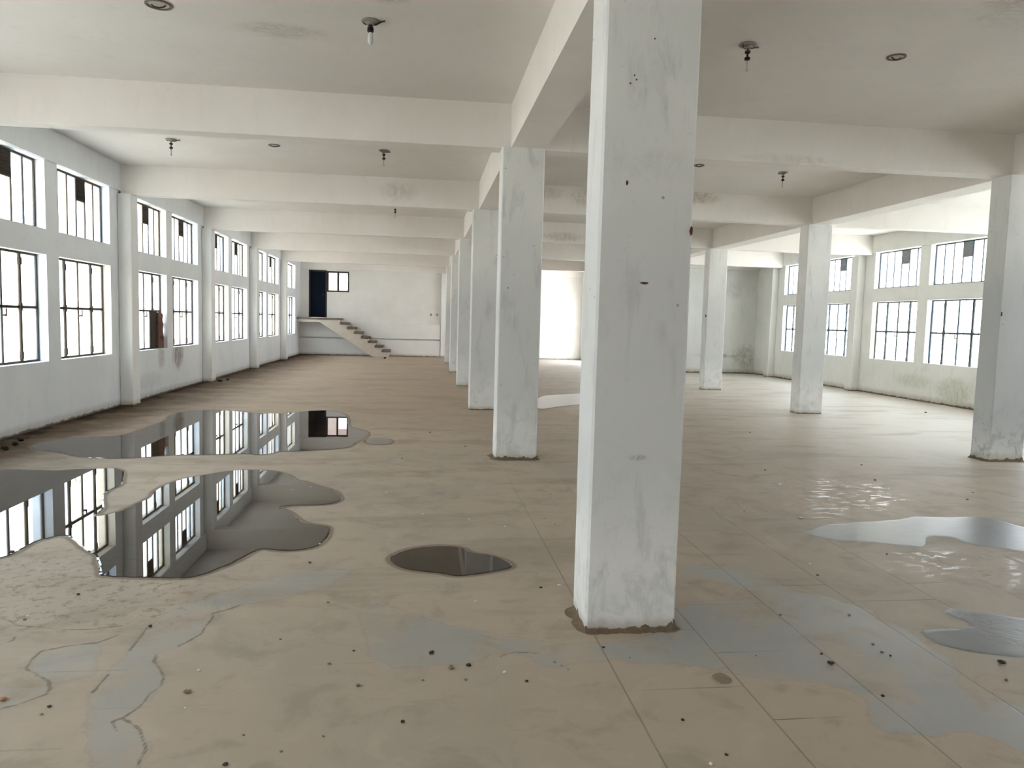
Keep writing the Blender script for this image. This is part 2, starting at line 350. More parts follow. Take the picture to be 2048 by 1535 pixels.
# ------------------------------------------------------------------ outlines measured on the floor (metres)
DATA = {"puddle_far":[[-4.56,9.26],[-4.52,9.41],[-4.46,9.67],[-4.33,9.87],[-4.05,10.0],[-3.82,10.06],[-3.8,10.45],[-3.78,10.87],[-3.76,11.28],[-3.77,11.58],[-3.91,12.12],[-3.86,12.51],[-3.74,12.79],[-3.6,12.8],[-3.44,12.96],[-3.13,12.74],[-2.86,12.6],[-2.54,12.43],[-2.13,12.53],[-1.92,12.86],[-1.56,13.0],[-1.31,12.67],[-1.13,12.11],[-1.06,11.1],[-0.9,10.85],[-0.74,10.62],[-0.69,10.25],[-0.75,9.91],[-0.82,9.6],[-0.85,9.26],[-1.02,9.13],[-1.4,8.98],[-1.66,8.98],[-1.69,8.81],[-1.83,8.71],[-1.98,8.8],[-2.24,8.76],[-2.47,8.7],[-2.7,8.72],[-3.1,8.5],[-3.34,8.46],[-3.57,8.52],[-3.76,8.59],[-3.89,8.72],[-4.07,8.86],[-4.3,8.93]],"puddle_big":[[-4.16,7.91],[-3.84,7.84],[-3.57,7.81],[-3.47,7.89],[-3.2,7.92],[-3.14,7.97],[-2.97,7.87],[-2.8,7.39],[-2.72,7.16],[-2.76,6.95],[-2.7,6.67],[-2.61,6.49],[-2.52,6.24],[-2.51,6.04],[-2.48,6.07],[-2.41,6.15],[-2.37,6.28],[-2.34,6.49],[-2.31,6.69],[-2.36,6.87],[-2.37,7.05],[-2.31,7.37],[-2.21,7.53],[-2.11,7.63],[-1.92,7.83],[-1.78,7.88],[-1.56,7.86],[-1.4,7.76],[-1.28,7.58],[-1.19,7.36],[-1.09,7.32],[-0.95,7.13],[-0.81,6.98],[-0.73,6.86],[-0.67,6.58],[-0.71,6.45],[-0.81,6.38],[-1.1,6.37],[-1.16,6.3],[-1.08,6.2],[-1.02,6.13],[-0.92,5.88],[-0.83,5.79],[-0.7,5.74],[-0.66,5.64],[-0.65,5.46],[-0.67,5.3],[-0.72,5.18],[-0.82,5.12],[-0.95,5.11],[-1.05,5.18],[-1.1,5.13],[-1.15,4.95],[-1.21,4.81],[-1.29,4.68],[-1.37,4.6],[-1.44,4.59],[-1.63,4.61],[-1.85,4.64],[-1.92,4.67],[-1.96,4.79],[-2.05,4.96],[-2.09,5.06],[-2.24,5.21],[-2.38,5.41],[-2.46,5.5],[-2.52,5.54],[-2.56,5.48],[-2.62,5.4],[-2.62,5.25],[-2.62,5.12],[-2.66,5.02],[-2.88,4.95],[-3.64,5.97],[-4.4,7.59]],"puddle_small":[[-0.2,4.88],[-0.16,5.05],[0.01,5.18],[0.16,5.21],[0.31,5.16],[0.36,5.03],[0.48,4.98],[0.58,4.88],[0.63,4.73],[0.56,4.67],[0.45,4.62],[0.33,4.57],[0.22,4.56],[0.14,4.63],[0.01,4.66],[-0.11,4.72]],"film_a":[[3.0,5.4],[3.21,5.58],[3.35,5.68],[3.51,5.69],[3.71,5.75],[3.93,5.77],[4.14,5.82],[4.27,5.91],[4.52,5.86],[4.77,5.88],[4.94,5.9],[4.98,5.8],[5.01,5.53],[5.2,5.24],[4.9,4.8],[4.45,4.9],[4.35,5.0],[4.22,5.04],[4.18,5.13],[4.19,5.28],[4.06,5.34],[3.94,5.29],[3.83,5.12],[3.73,5.04],[3.61,5.08],[3.49,5.15],[3.37,5.2],[3.22,5.19],[3.13,5.27],[3.05,5.34]],"film_b":[[3.04,3.87],[3.13,3.88],[3.2,3.83],[3.32,3.78],[3.41,3.71],[3.63,3.61],[3.37,3.25],[3.0,3.24],[2.86,3.29],[2.73,3.35],[2.66,3.43],[2.66,3.53],[2.67,3.59],[2.83,3.6],[3.0,3.61],[3.04,3.68],[3.02,3.73],[3.0,3.81]],"puddle_behind":[[2.58,15.96],[2.97,16.29],[3.27,16.45],[3.58,16.65],[4.09,16.68],[4.22,16.03],[3.78,14.97],[3.37,14.55],[3.09,14.34],[2.82,14.14],[2.38,13.69],[2.15,13.43],[2.26,14.6]],"puddle_tiny":[[-0.72,9.74],[-0.67,9.93],[-0.54,10.0],[-0.4,9.92],[-0.34,9.72],[-0.39,9.52],[-0.51,9.46],[-0.64,9.51]],"wash_a":[[1.73,4.7],[2.1,4.7],[2.24,4.59],[2.27,4.37],[2.29,4.19],[2.45,4.12],[2.51,3.97],[2.6,3.91],[2.58,3.8],[2.6,3.71],[2.64,3.58],[2.6,3.41],[2.6,3.22],[2.4,2.9],[2.62,2.81],[2.71,2.72],[2.4,2.39],[2.33,2.48],[2.29,2.56],[2.21,2.65],[2.04,2.63],[1.82,2.65],[1.95,2.88],[1.93,3.01],[1.81,3.1],[1.63,3.13],[1.48,3.17],[1.37,3.25],[1.2,3.31],[0.87,3.37],[0.62,3.29],[0.54,3.42],[0.4,3.47],[0.25,3.37],[-0.01,3.34],[-0.2,3.4],[-0.25,3.71],[-0.31,4.04],[-0.3,4.26],[-0.12,4.06],[0.07,3.85],[0.5,3.63],[0.76,3.53],[1.02,3.54],[1.3,3.68],[1.49,4.01],[1.64,4.06],[2.06,4.1],[2.02,4.23],[1.84,4.41],[1.67,4.51]],"wash_b":[[-0.97,4.15],[-1.03,4.08],[-1.09,4.04],[-1.07,3.97],[-1.08,3.86],[-1.07,3.78],[-1.12,3.67],[-1.14,3.64],[-1.18,3.59],[-1.21,3.55],[-1.2,3.48],[-1.14,3.39],[-1.1,3.31],[-1.09,3.23],[-1.11,3.18],[-1.11,3.1],[-1.12,3.05],[-1.15,2.98],[-1.1,2.94],[-1.05,2.89],[-1.01,2.81],[-0.98,2.75],[-0.98,2.69],[-0.96,2.61],[-1.07,2.57],[-1.18,2.76],[-1.23,2.93],[-1.35,3.13],[-1.35,3.21],[-1.35,3.36],[-1.35,3.6],[-1.36,3.86],[-1.33,4.03],[-1.27,4.15],[-1.08,4.38],[-0.85,4.63],[-0.43,4.75],[-0.47,4.52],[-0.67,4.28]],"wash_c":[[-1.73,3.44],[-1.75,3.54],[-1.75,3.62],[-1.65,3.67],[-1.53,3.7],[-1.42,3.45],[-1.42,3.33],[-1.58,3.32],[-1.68,3.4]],"wash_d":[[-1.54,3.25],[-1.53,3.2],[-1.6,3.12],[-1.65,3.09],[-1.82,3.05],[-1.96,3.3],[-1.75,3.28]],"crack":[[[-1.47,3.79],[-1.53,3.7],[-1.65,3.67],[-1.75,3.62],[-1.75,3.54],[-1.73,3.44],[-1.68,3.4],[-1.58,3.32],[-1.54,3.25],[-1.53,3.2],[-1.6,3.12],[-1.65,3.09]],[[-2.15,4.04],[-2.06,3.98],[-2.01,3.93],[-1.84,3.89],[-1.79,3.87],[-1.63,3.86],[-1.5,3.9]],[[-0.97,4.15],[-1.03,4.08],[-1.09,4.04],[-1.07,3.97],[-1.08,3.86],[-1.07,3.78],[-1.12,3.67],[-1.14,3.64]],[[-1.21,3.55],[-1.2,3.48],[-1.14,3.39],[-1.1,3.31],[-1.09,3.23],[-1.11,3.18],[-1.11,3.1],[-1.12,3.05],[-1.15,2.98],[-1.18,2.96],[-1.13,2.88]],[[-1.15,2.98],[-1.1,2.94],[-1.05,2.89],[-1.01,2.81],[-0.98,2.75],[-0.98,2.69],[-0.96,2.61]],[[-1.36,3.86],[-1.35,3.6]],[[-1.35,3.36],[-1.35,3.2]],[[2.57,6.81],[2.8,6.71],[2.89,6.45],[2.81,6.01]],[[2.48,6.51],[2.6,6.33],[2.52,5.9],[2.56,5.64],[2.72,5.66],[2.83,5.63],[2.98,5.43]],[[0.97,7.04],[1.16,7.01],[1.25,6.66]],[[0.98,6.09],[1.04,5.86],[1.09,5.68]],[[0.4,3.43],[0.47,3.47],[0.59,3.45]],[[0.64,3.37],[0.71,3.26]],[[-4.83,9.18],[-4.59,9.37],[-4.47,9.71]],[[-1.97,3.7],[-1.94,3.75],[-1.95,3.79]],[[7.03,10.73],[7.24,10.8]],[[-2.45,6.0],[-2.52,6.03],[-2.56,5.91]],[[-1.62,4.66],[-1.48,4.57],[-1.29,4.66],[-1.11,5.01]]],"speck":[[3.36,4.98],[3.73,4.99],[4.09,4.89],[4.29,4.66],[3.97,4.22],[3.7,4.28],[3.33,4.44],[3.15,4.55]],"speck2":[[3.74,7.5],[4.85,7.26],[4.7,6.49],[4.0,5.95],[3.31,5.72],[3.26,6.32]],"peb":[[0.07,3.48,"d",0.022],[0.16,3.32,"b",0.022],[0.24,3.34,"d",0.018],[0.22,3.2,"b",0.014],[0.03,3.21,"b",0.01],[-0.25,3.18,"b",0.016],[-0.97,3.37,"w",0.011],[-0.96,3.17,"b",0.02],[-0.93,3.04,"w",0.008],[-1.47,3.09,"d",0.012],[-1.47,3.03,"b",0.01],[-0.3,3.53,"d",0.009],[-0.4,3.4,"b",0.012],[-0.05,2.87,"d",0.013],[-0.35,2.79,"b",0.008],[-0.65,2.82,"b",0.01],[-0.67,2.63,"d",0.014],[-0.49,2.7,"b",0.008],[0.4,3.26,"w",0.013],[0.49,3.17,"d",0.012],[0.92,3.49,"d",0.012],[1.02,3.37,"b",0.008],[1.08,2.8,"d",0.012],[1.16,2.55,"d",0.012],[1.08,2.5,"w",0.014],[1.99,3.35,"d",0.012],[1.98,3.25,"d",0.022],[1.65,3.35,"b",0.008],[2.32,3.44,"b",0.014],[2.33,3.31,"d",0.01],[2.31,3.35,"b",0.013],[2.84,3.2,"d",0.025],[2.04,2.93,"d",0.014],[2.02,3.84,"b",0.012],[2.66,4.69,"w",0.016],[2.59,4.47,"b",0.014],[3.35,4.88,"d",0.012],[3.68,7.16,"w",0.022],[3.22,5.87,"w",0.022],[7.17,8.78,"o",0.035],[10.03,13.7,"d",0.04],[-1.68,3.16,"o",0.022],[-1.9,4.35,"d",0.016],[-2.01,4.0,"b",0.014],[-2.02,4.05,"w",0.01],[-1.35,3.87,"d",0.018],[0.33,4.13,"w",0.01],[0.03,6.06,"w",0.014],[0.67,5.67,"w",0.015],[0.4,5.9,"w",0.012],[-0.3,6.84,"w",0.012],[0.86,4.37,"w",0.014],[0.74,4.33,"d",0.014],[-0.69,5.26,"w",0.014],[-1.01,5.62,"o",0.01],[-1.16,6.94,"w",0.012],[-1.01,7.07,"w",0.012],[0.57,9.37,"d",0.015],[-0.2,8.53,"d",0.014],[0.14,10.52,"b",0.02],[5.01,10.78,"b",0.02],[5.24,8.22,"d",0.02],[4.87,7.38,"d",0.018],[5.26,6.5,"d",0.018],[-0.7,4.86,"d",0.014],[-4.66,18.72,"k",0.06],[-4.72,18.27,"k",0.09],[-1.43,29.9,"k",0.08],[-4.72,9.29,"k",0.06],[-4.66,8.96,"k",0.07],[-4.8,9.58,"k",0.05],[5.55,6.79,"b",0.012],[3.88,7.91,"d",0.014],[-0.5,4.16,"b",0.01],[-0.67,3.68,"b",0.009],[2.42,3.82,"b",0.01],[2.72,3.03,"b",0.012]],"mud":[[1.34,3.16],[1.38,3.19],[1.41,3.19],[1.43,3.14],[1.42,3.1],[1.38,3.08],[1.35,3.1],[1.34,3.13]]}

def chaikin(p, n=2):
    for _ in range(n):
        q = []
        for i in range(len(p)):
            a, b = p[i], p[(i+1) % len(p)]
            q += [(a[0]*.75+b[0]*.25, a[1]*.75+b[1]*.25), (a[0]*.25+b[0]*.75, a[1]*.25+b[1]*.75)]
        p = q
    return p
def seg_dist(X, Y, a, b):
    dx, dy = b[0]-a[0], b[1]-a[1]; L = dx*dx+dy*dy+1e-12
    t = np.clip(((X-a[0])*dx+(Y-a[1])*dy)/L, 0, 1)
    return np.hypot(X-(a[0]+t*dx), Y-(a[1]+t*dy))
def sdf(X, Y, poly):
    d = np.full(X.shape, 1e3); ins = np.zeros(X.shape, bool)
    for i in range(len(poly)):
        a, b = poly[i], poly[(i+1) % len(poly)]
        d = np.minimum(d, seg_dist(X, Y, a, b))
        if a[1] != b[1]:
            c = (a[1] > Y) != (b[1] > Y)
            ins ^= c & (X < (b[0]-a[0])*(Y-a[1])/(b[1]-a[1])+a[0])
    return np.where(ins, -d, d)

# ------------------------------------------------------------------ floor
def build_floor():
    xs = np.unique(np.round(np.concatenate([np.arange(XL-.25, -2.2, .05), np.arange(-2.2, -.9, .0125), np.arange(-.9, 3.0, .025), np.arange(3.0, 5.6, .05), np.arange(5.6, XSIDE, .3), [XSIDE], np.arange(XSIDE+.3, XR+.2, .4), [XR+.25]]), 4))
    ys = np.unique(np.round(np.concatenate([np.arange(YBACK, 2.2, .4), np.arange(2.2, 2.5, .025), np.arange(2.5, 4.25, .0125), np.arange(4.25, 5.2, .025), np.arange(5.2, 13.2, .06), np.arange(13.2, 17.2, .12), np.arange(17.2, YEAST, .5), [YEAST+.25], np.arange(YEAST+.6, YFAR, .5), [YFAR+.3]]), 4))
    X, Y = np.meshgrid(xs, ys); nx, ny = len(xs), len(ys)
    co = np.stack([X, Y, np.zeros_like(X)], -1).reshape(-1, 3)
    i = np.arange(nx*ny).reshape(ny, nx)
    q = np.stack([i[:-1,:-1], i[:-1,1:], i[1:,1:], i[1:,:-1]], -1)
    keep = ~((X[:-1,:-1] > XSIDE+.29) & (Y[:-1,:-1] > YEAST+.2))
    q = q[keep]
    me = bpy.data.meshes.new('floor'); me.from_pydata(co.tolist(), [], q.tolist()); me.update()
    Xf, Yf = X.ravel(), Y.ravel()
    def put(nm, v):
        a = me.attributes.new(nm, 'FLOAT', 'POINT'); a.data.foreach_set('value', v.astype(np.float32))
    wsh = np.full(Xf.shape, 1e3)
    for k in ('wash_a', 'wash_b', 'wash_c', 'wash_d', 'film_a', 'film_b'): wsh = np.minimum(wsh, sdf(Xf, Yf, chaikin(DATA[k], 1)))
    put('wash', np.clip(wsh, -2, 2))
    pd = np.full(Xf.shape, 1e3)
    for k in ('puddle_far', 'puddle_big', 'puddle_small', 'puddle_tiny', 'puddle_behind'): pd = np.minimum(pd, sdf(Xf, Yf, chaikin(DATA[k], 1)))
    put('puddle', np.clip(pd, -2, 2))
    sp = np.minimum(sdf(Xf, Yf, DATA['speck']), sdf(Xf, Yf, DATA['speck2'])); put('speck', np.clip(sp, -2, 2))
    ck = np.full(Xf.shape, 1e3)
    for l in DATA['crack']:
        for a, b in zip(l, l[1:]): ck = np.minimum(ck, seg_dist(Xf, Yf, a, b))
    put('crack', np.clip(ck, 0, 2))
    me.materials.append(M['floor'])
    o = bpy.data.objects.new('floor', me); C.objects.link(o)
    tag(o, 'dusty tan stone slab floor with grey damp patches and tide marks', 'floor', kind='structure')
build_floor()

def build_lshape(name, mat, z0, z1, label, cat):
    xs = [XL-.25, XSIDE+.2, XR+.25]; ys = [YBACK-.2, YEAST+.2, YFAR+.25]
    bm = bmesh.new()
    grid_shell(bm, xs, ys, lambda i, j: not (i == 1 and j == 1), lambda u, v, d: (u, v, z0+d), z1-z0)
    tag(obj(name, bm, mat), label, cat, kind='structure')
build_lshape('ceiling', M['ceiling'], HC, HC+.18, 'stained off-white plaster ceiling slab above the beams', 'ceiling')

# ------------------------------------------------------------------ walls with window openings
ZL0, ZL1, ZU0, ZU1 = .89, 2.34, 2.68, 3.60
LW, RW = [], []                                     # (y0, y1, bay)
for k in LEFT_BAYS:
    e = YK(k+1)
    if k < 6: LW += [(e-4.15, e-2.40), (e-2.05, e-.30)]
    else: LW += [(29.15, 30.92)]
for k in RIGHT_BAYS:
    e = YK(k+1); RW += [(e-3.88, e-2.13), (e-1.78, e-.03)]
def side_wall(name, x, sgn, wins, y0, y1, mat, label):
    us = sorted({y0, y1, *[a for w_ in wins for a in w_]}); vs = [-.05, ZL0, ZL1, ZU0, ZU1, HC]
    def solid(i, j):
        if j in (1, 3):
            m = (us[i]+us[i+1])/2
            return not any(a < m < b for a, b in wins)
        return True
    bm = bmesh.new(); grid_shell(bm, us, vs, solid, lambda u, v, d: (x+sgn*d, u, v), .27)
    tag(obj(name, bm, mat), label, 'wall', kind='structure')
side_wall('wall_left', XL, -1, LW, YBACK-.2, YFAR, M['wall_left'], 'long whitewashed left wall pierced by paired windows, brown stain low under them')
side_wall('wall_right', XR, 1, RW, YBACK-.2, YEAST, M['wall_right'], 'whitewashed right wall with barred windows and greenish damp near the floor')
# far wall: door and small window high up at the landing
DX0, DX1, DZ0, DZ1 = -4.71, -3.97, 1.56, 3.53
WX1, WZ0, WZ1 = -3.06, 2.64, 3.50
us = [XL-.27, DX0, DX1, WX1, XSIDE+.2]; vs = [-.05, DZ0, WZ0, WZ1, DZ1, HC]
bm = bmesh.new()
grid_shell(bm, us, vs, lambda i, j: not ((i == 1 and j in (1,2,3)) or (i == 2 and j == 2)), lambda u, v, d: (u, YFAR+d, v), .25)
tag(obj('wall_far', bm, M['wall_far']), 'cream far wall behind the staircase with a blue door high up', 'wall', kind='structure')
bm = bmesh.new(); box(bm, XSIDE, YEAST, -.05, XR+.27, YEAST+.22, HC)
tag(obj('wall_aisle_end', bm, M['wall_east']), 'damp-stained white end wall of the right-hand aisle', 'wall', kind='structure')
us = [YEAST+.22, 28.3, 31.2, YFAR]; vs = [-.05, 0.001, 2.9, HC]
bm = bmesh.new(); grid_shell(bm, us, vs, lambda i, j: not (i == 1 and j == 1), lambda u, v, d: (XSIDE+d, u, v), .22)
tag(obj('wall_side_far', bm, M['wall_east']), 'white side wall in the far right corner, open to daylight', 'wall', kind='structure')
us = [XL-.27, -4.2, -2.9, 2.4, 4.6, 8.6, 10.2, XR+.27]; vs = [-.05, .001, 3.1, HC]
bm = bmesh.new(); grid_shell(bm, us, vs, lambda i, j: not (i in (1,) and j == 1), lambda u, v, d: (u, YBACK-.2-d, v), .22)  # opening added out of view to let light in from behind
tag(obj('wall_back', bm, M['wall_far']), 'white rear wall behind the viewer, with an unseen opening added for light', 'wall', kind='structure')

# projecting band above the windows, ledges on the far wall
def trim(n, boxes, mat, label):
    bm = bmesh.new()
    for b in boxes: box(bm, *b, bev=.004)
    tag(obj('trim_%d' % n, bm, mat), label, 'trim', kind='structure')
trim(1, [(XL, YBACK-.2, 3.605, XL+.028, YFAR, HC)], M['wall_left'], 'slightly projecting lintel band above the left wall windows')
trim(2, [(XR-.028, YBACK-.2, 3.605, XR, YEAST, HC)], M['wall_right'], 'slightly projecting lintel band above the right wall windows')
trim(3, [(XL, YFAR-.12, .0, .78, YFAR, .69)], M['wall_far'], 'low projecting plinth along the far wall under the stairs')
trim(4, [(XL, YFAR-.12, .745, .78, YFAR, 1.37)], M['wall_far'], 'second projecting plaster band on the far wall beside the stairs')
trim(5, [(XL+.03, YFAR-.10, 3.56, XSIDE, YFAR, HC)], M['beam'], 'edge beam running along the top of the far wall')
trim(6, [(XSIDE, YEAST-.10, 3.56, XR, YEAST, HC)], M['beam'], 'edge beam along the top of the aisle end wall')

# ------------------------------------------------------------------ pillars
from mathutils import noise as mnoise
def column_mesh(wx, wy, h, seed, amp=.004):
    bm = bmesh.new(); nz = 56; sx_, sy_ = 6, 4
    ch = .012
    ring = []
    for i in range(sx_+1): ring.append((ch+(wx-2*ch)*i/sx_, 0, 0, -1))
    for i in range(sy_+1): ring.append((wx, ch+(wy-2*ch)*i/sy_, 1, 0))
    for i in range(sx_+1): ring.append((wx-ch-(wx-2*ch)*i/sx_, wy, 0, 1))
    for i in range(sy_+1): ring.append((0, wy-ch-(wy-2*ch)*i/sy_, -1, 0))
    prev = None; rows = []
    for k in range(nz+1):
        z = h*k/nz; row = []
        for (x, y, nx_, ny_) in ring:
            p = Vector((x*2+seed, y*2, z*1.1)); d = mnoise.noise(p)*amp + mnoise.noise(p*5)*amp*.35
            e = mnoise.noise(Vector((x*9, y*9+seed, z*7)))*amp*.5
            row.append(bm.verts.new((x+nx_*d+e*(1 if nx_ == 0 else 0)*.6, y+ny_*d+e*(1 if ny_ == 0 else 0)*.6, z)))
        rows.append(row)
    n = len(ring)
    for a, b in zip(rows, rows[1:]):
        for i in range(n): bm.faces.new((a[i], a[(i+1)%n], b[(i+1)%n], b[i]))
    bm.faces.new(list(reversed(rows[0]))); bm.faces.new(rows[-1])
    return bm
def recess(parent, pts, mat, depth=.004):
    """little ragged hole: flat prism outline pts (local xyz), pushed out a few mm"""
    bm = bmesh.new(); vs = [bm.verts.new(p[0]) for p in pts]; ws = [bm.verts.new(p[1]) for p in pts]
    bm.faces.new(ws); n = len(vs)
    for i in range(n): bm.faces.new((vs[i], vs[(i+1)%n], ws[(i+1)%n], ws[i]))
    return obj('rusty_mark', bm, mat, parent)
def blot(cx, cz, rx, rz, y=0, n=14, face='y', seed=0):
    rnd = random.Random(seed); out = []
    for i in range(n):
        a = 2*math.pi*i/n; k = rnd.uniform(.75, 1.15); u, v = cx+rx*k*math.cos(a), cz+rz*k*math.sin(a)
        out.append(((u, y+.004, v), (u, y-.006, v)) if face == 'y' else ((y+.004, u, v), (y-.006, u, v)))
    return out
def skirt(parent_loc, wx, wy, seed, wid, label):
    """crumbled dirt heaped round a pillar foot"""
    rnd = random.Random(seed); bm = bmesh.new(); per = []
    n = 90; L = 2*(wx+wy)
    for i in range(n):
        s = L*i/n
        if s < wx: p = (s, 0, 0, -1)
        elif s < wx+wy: p = (wx, s-wx, 1, 0)
        elif s < 2*wx+wy: p = (wx-(s-wx-wy), wy, 0, 1)
        else: p = (0, wy-(s-2*wx-wy), -1, 0)
        per.append(p)
    rings = []
    for t, z in ((-.01, .05), (.006, .028), (.3, .012), (.65, .005), (1., .0005)):
        r = []
        for i, (x, y, nx_, ny_) in enumerate(per):
            k = .55+.9*abs(mnoise.noise(Vector((x*6+seed, y*6, 1))))+.25*rnd.random()
            ww = wid*t*k*(1.1 if nx_ < 0 else 1)
            zz = z*(.45+1.1*abs(mnoise.noise(Vector((x*14, y*14+seed, 3)))) + .25*rnd.random()) if t < 1 else z
            r.append(bm.verts.new((x+nx_*ww, y+ny_*ww, zz)))
        rings.append(r)
    for a, b in zip(rings, rings[1:]):
        for i in range(n): bm.faces.new((a[i], b[i], b[(i+1)%n], a[(i+1)%n]))
    tag(obj('dirt_heap', bm, M['dirt'], loc=parent_loc), label, 'dirt', kind='stuff')
M['dirt'] = simple('crumbly_brown_dirt', (.155,.11,.068), .95, 0, .6, sc=70)

ordn = ['nearest', 'second', 'third', 'fourth', 'fifth', 'sixth']
for k in range(1, 7):
    lab = {1: 'nearest white plastered pillar, large in the foreground, chipped with brown dirt at its foot',
           2: 'second white pillar of the central row, grey-scuffed, brown dirt at its foot',
           3: 'third white pillar of the central row, half hidden behind the second',
           4: 'fourth pillar of the central row, a narrow strip left of the third',
           5: 'fifth pillar of the central row, seen as a sliver far back',
           6: 'sixth and farthest free-standing pillar of the central row, barely showing'}[k]
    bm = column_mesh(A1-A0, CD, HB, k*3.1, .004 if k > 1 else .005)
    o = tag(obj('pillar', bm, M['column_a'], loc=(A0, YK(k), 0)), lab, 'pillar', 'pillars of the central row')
    if k == 1:
        recess(o, blot(.242, 1.81, .022, .006, 0, seed=1), M['hole'])
        recess(o, blot(.132, 2.30, .005, .012, 0, seed=2), M['hole'])
        recess(o, blot(.474, 2.08, .008, .022, 0, seed=3), M['hole'])
        for j, (a_, b_) in enumerate([(.13,2.78),(.16,2.80),(.15,2.82),(.245,3.0)]): recess(o, blot(a_, b_, .004, .004, 0, 8, seed=5+j), M['hole'])
    if k == 2: recess(o, blot(.10, 1.98, .006, .010, 0, seed=4), M['hole'])
skirt((A0, YK(1), 0), A1-A0, CD, 1, .042, 'brown dirt crumbled around the foot of the nearest pillar')
skirt((A0, YK(2), 0), A1-A0, CD, 2, .06, 'brown dirt around the foot of the second central pillar')
for k in range(1, 6):
    lab = {1: 'white pillar of the right row beyond the right edge of the picture',
           2: 'big blue-grey scuffed pillar at the right edge of the photo',
           3: 'white pillar in the right aisle standing before the barred windows',
           4: 'white pillar of the right row next to the big foreground pillar, farther back',
           5: 'white pillar of the right row hidden behind the foreground pillar'}[k]
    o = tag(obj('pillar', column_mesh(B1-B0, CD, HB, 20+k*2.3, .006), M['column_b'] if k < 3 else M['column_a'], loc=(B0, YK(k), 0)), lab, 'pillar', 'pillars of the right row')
    if k == 4: recess(o, blot(.06, 1.87, .04, .035, 0, face='x', seed=9), M['hole'])
    if k == 2: recess(o, blot(.02, 1.85, .008, .03, 0, seed=11), M['hole'])
skirt((B0, YK(2), 0), B1-B0, CD, 3, .05, 'thin dirt line around the foot of the scuffed pillar at the right edge')

def slab_piece(w_, d_, h_, seed):
    return column_mesh(w_, d_, h_, seed, .003)
for k in range(1, 7):
    o = obj('pilaster', slab_piece(.217, .32, HB, 40+k), M['pilaster'], loc=(XL, YK(k), 0))
    tag(o, {1: 'left wall pilaster just outside the left edge of the view', 2: 'left wall pilaster outside the frame beside the second beam',
            3: 'widest-looking pilaster on the left wall, standing before the second window pair', 4: 'left wall pilaster between the second and third visible window pairs',
            5: 'left wall pilaster behind the third visible window pair', 6: 'farthest pilaster on the left wall, near the staircase'}[k], 'pilaster', 'pilasters along the left wall')
for k in range(1, 6):
    o = obj('pilaster', slab_piece(.217, .32, HB, 60+k), M['pilaster'], loc=(XR-.217, YK(k)+RP, 0))
    tag(o, {1: 'right wall pilaster outside the right edge of the view', 2: 'right wall pilaster hidden beyond the right edge pillar',
            3: 'right wall pilaster hidden behind the big pillar at the right edge', 4: 'right wall pilaster between the two visible barred window pairs',
            5: 'right wall pilaster in the far corner beside the stained end wall'}[k], 'pilaster', 'pilasters along the right wall')
o = obj('pilaster', slab_piece(.55, .14, 3.56, 77), M['pilaster'], loc=(.80, YFAR-.14, 0))
tag(o, 'shallow pilaster on the far wall at the end of the central pillar row', 'pilaster')

# ------------------------------------------------------------------ beams
for k in range(0, 7):
    x1 = XR-.028 if k < 6 else XSIDE
    bm = bmesh.new()
    n = 34; x0 = XL+.028
    # slightly uneven cast beam
    rows = []
    for i in range(n+1):
        x = x0+(x1-x0)*i/n; e = [mnoise.noise(Vector((x*.9, k*7+q, 0)))*.004 for q in range(4)]
        if i in (0, n): e = [0]*4
        rows.append([bm.verts.new(p) for p in ((x, e[0], HB+e[1]*.0), (x, .24+e[2], HB), (x, .24, HC), (x, e[3], HC))])
    for a, b in zip(rows, rows[1:]):
        for j in range(4): bm.faces.new((a[j], b[j], b[(j+1)%4], a[(j+1)%4]))
    bm.faces.new(rows[0]); bm.faces.new(list(reversed(rows[-1])))
    bmesh.ops.recalc_face_normals(bm, faces=bm.faces)
    o = obj('cross_beam', bm, M['beam'], loc=(0, YK(k)+.083, 0))
    tag(o, ['cross beam behind the viewer', 'cross beam over the nearest pillar, above the picture', 'nearest visible cross beam, spanning from the left wall over the second pillar',
            'second visible cross beam, with a dark speckled stain in its middle', 'third visible cross beam over the fourth central pillar', 'fourth visible cross beam, far back',
            'last cross beam before the far wall'][k], 'beam', 'beams across the hall')
for nm, x0, x1, kk, lab in (('a', .968, A1, 6, 'long ceiling beam running over the central pillar row'), ('b', 7.20, B1, 5, 'long ceiling beam running over the right pillar row')):
    bm = bmesh.new()
    ys = [YBACK-.19]+[YK(k)+.083 for k in range(0, kk+1)]
    for i in range(len(ys)):
        a = ys[i]+(.24 if i else 0); b = ys[i+1] if i+1 < len(ys) else (YFAR-.1 if nm == 'a' else YEAST-.1)
        box(bm, x0, a, HB, x1, b, HC)
    tag(obj('long_beam', bm, M['beam']), lab, 'beam')

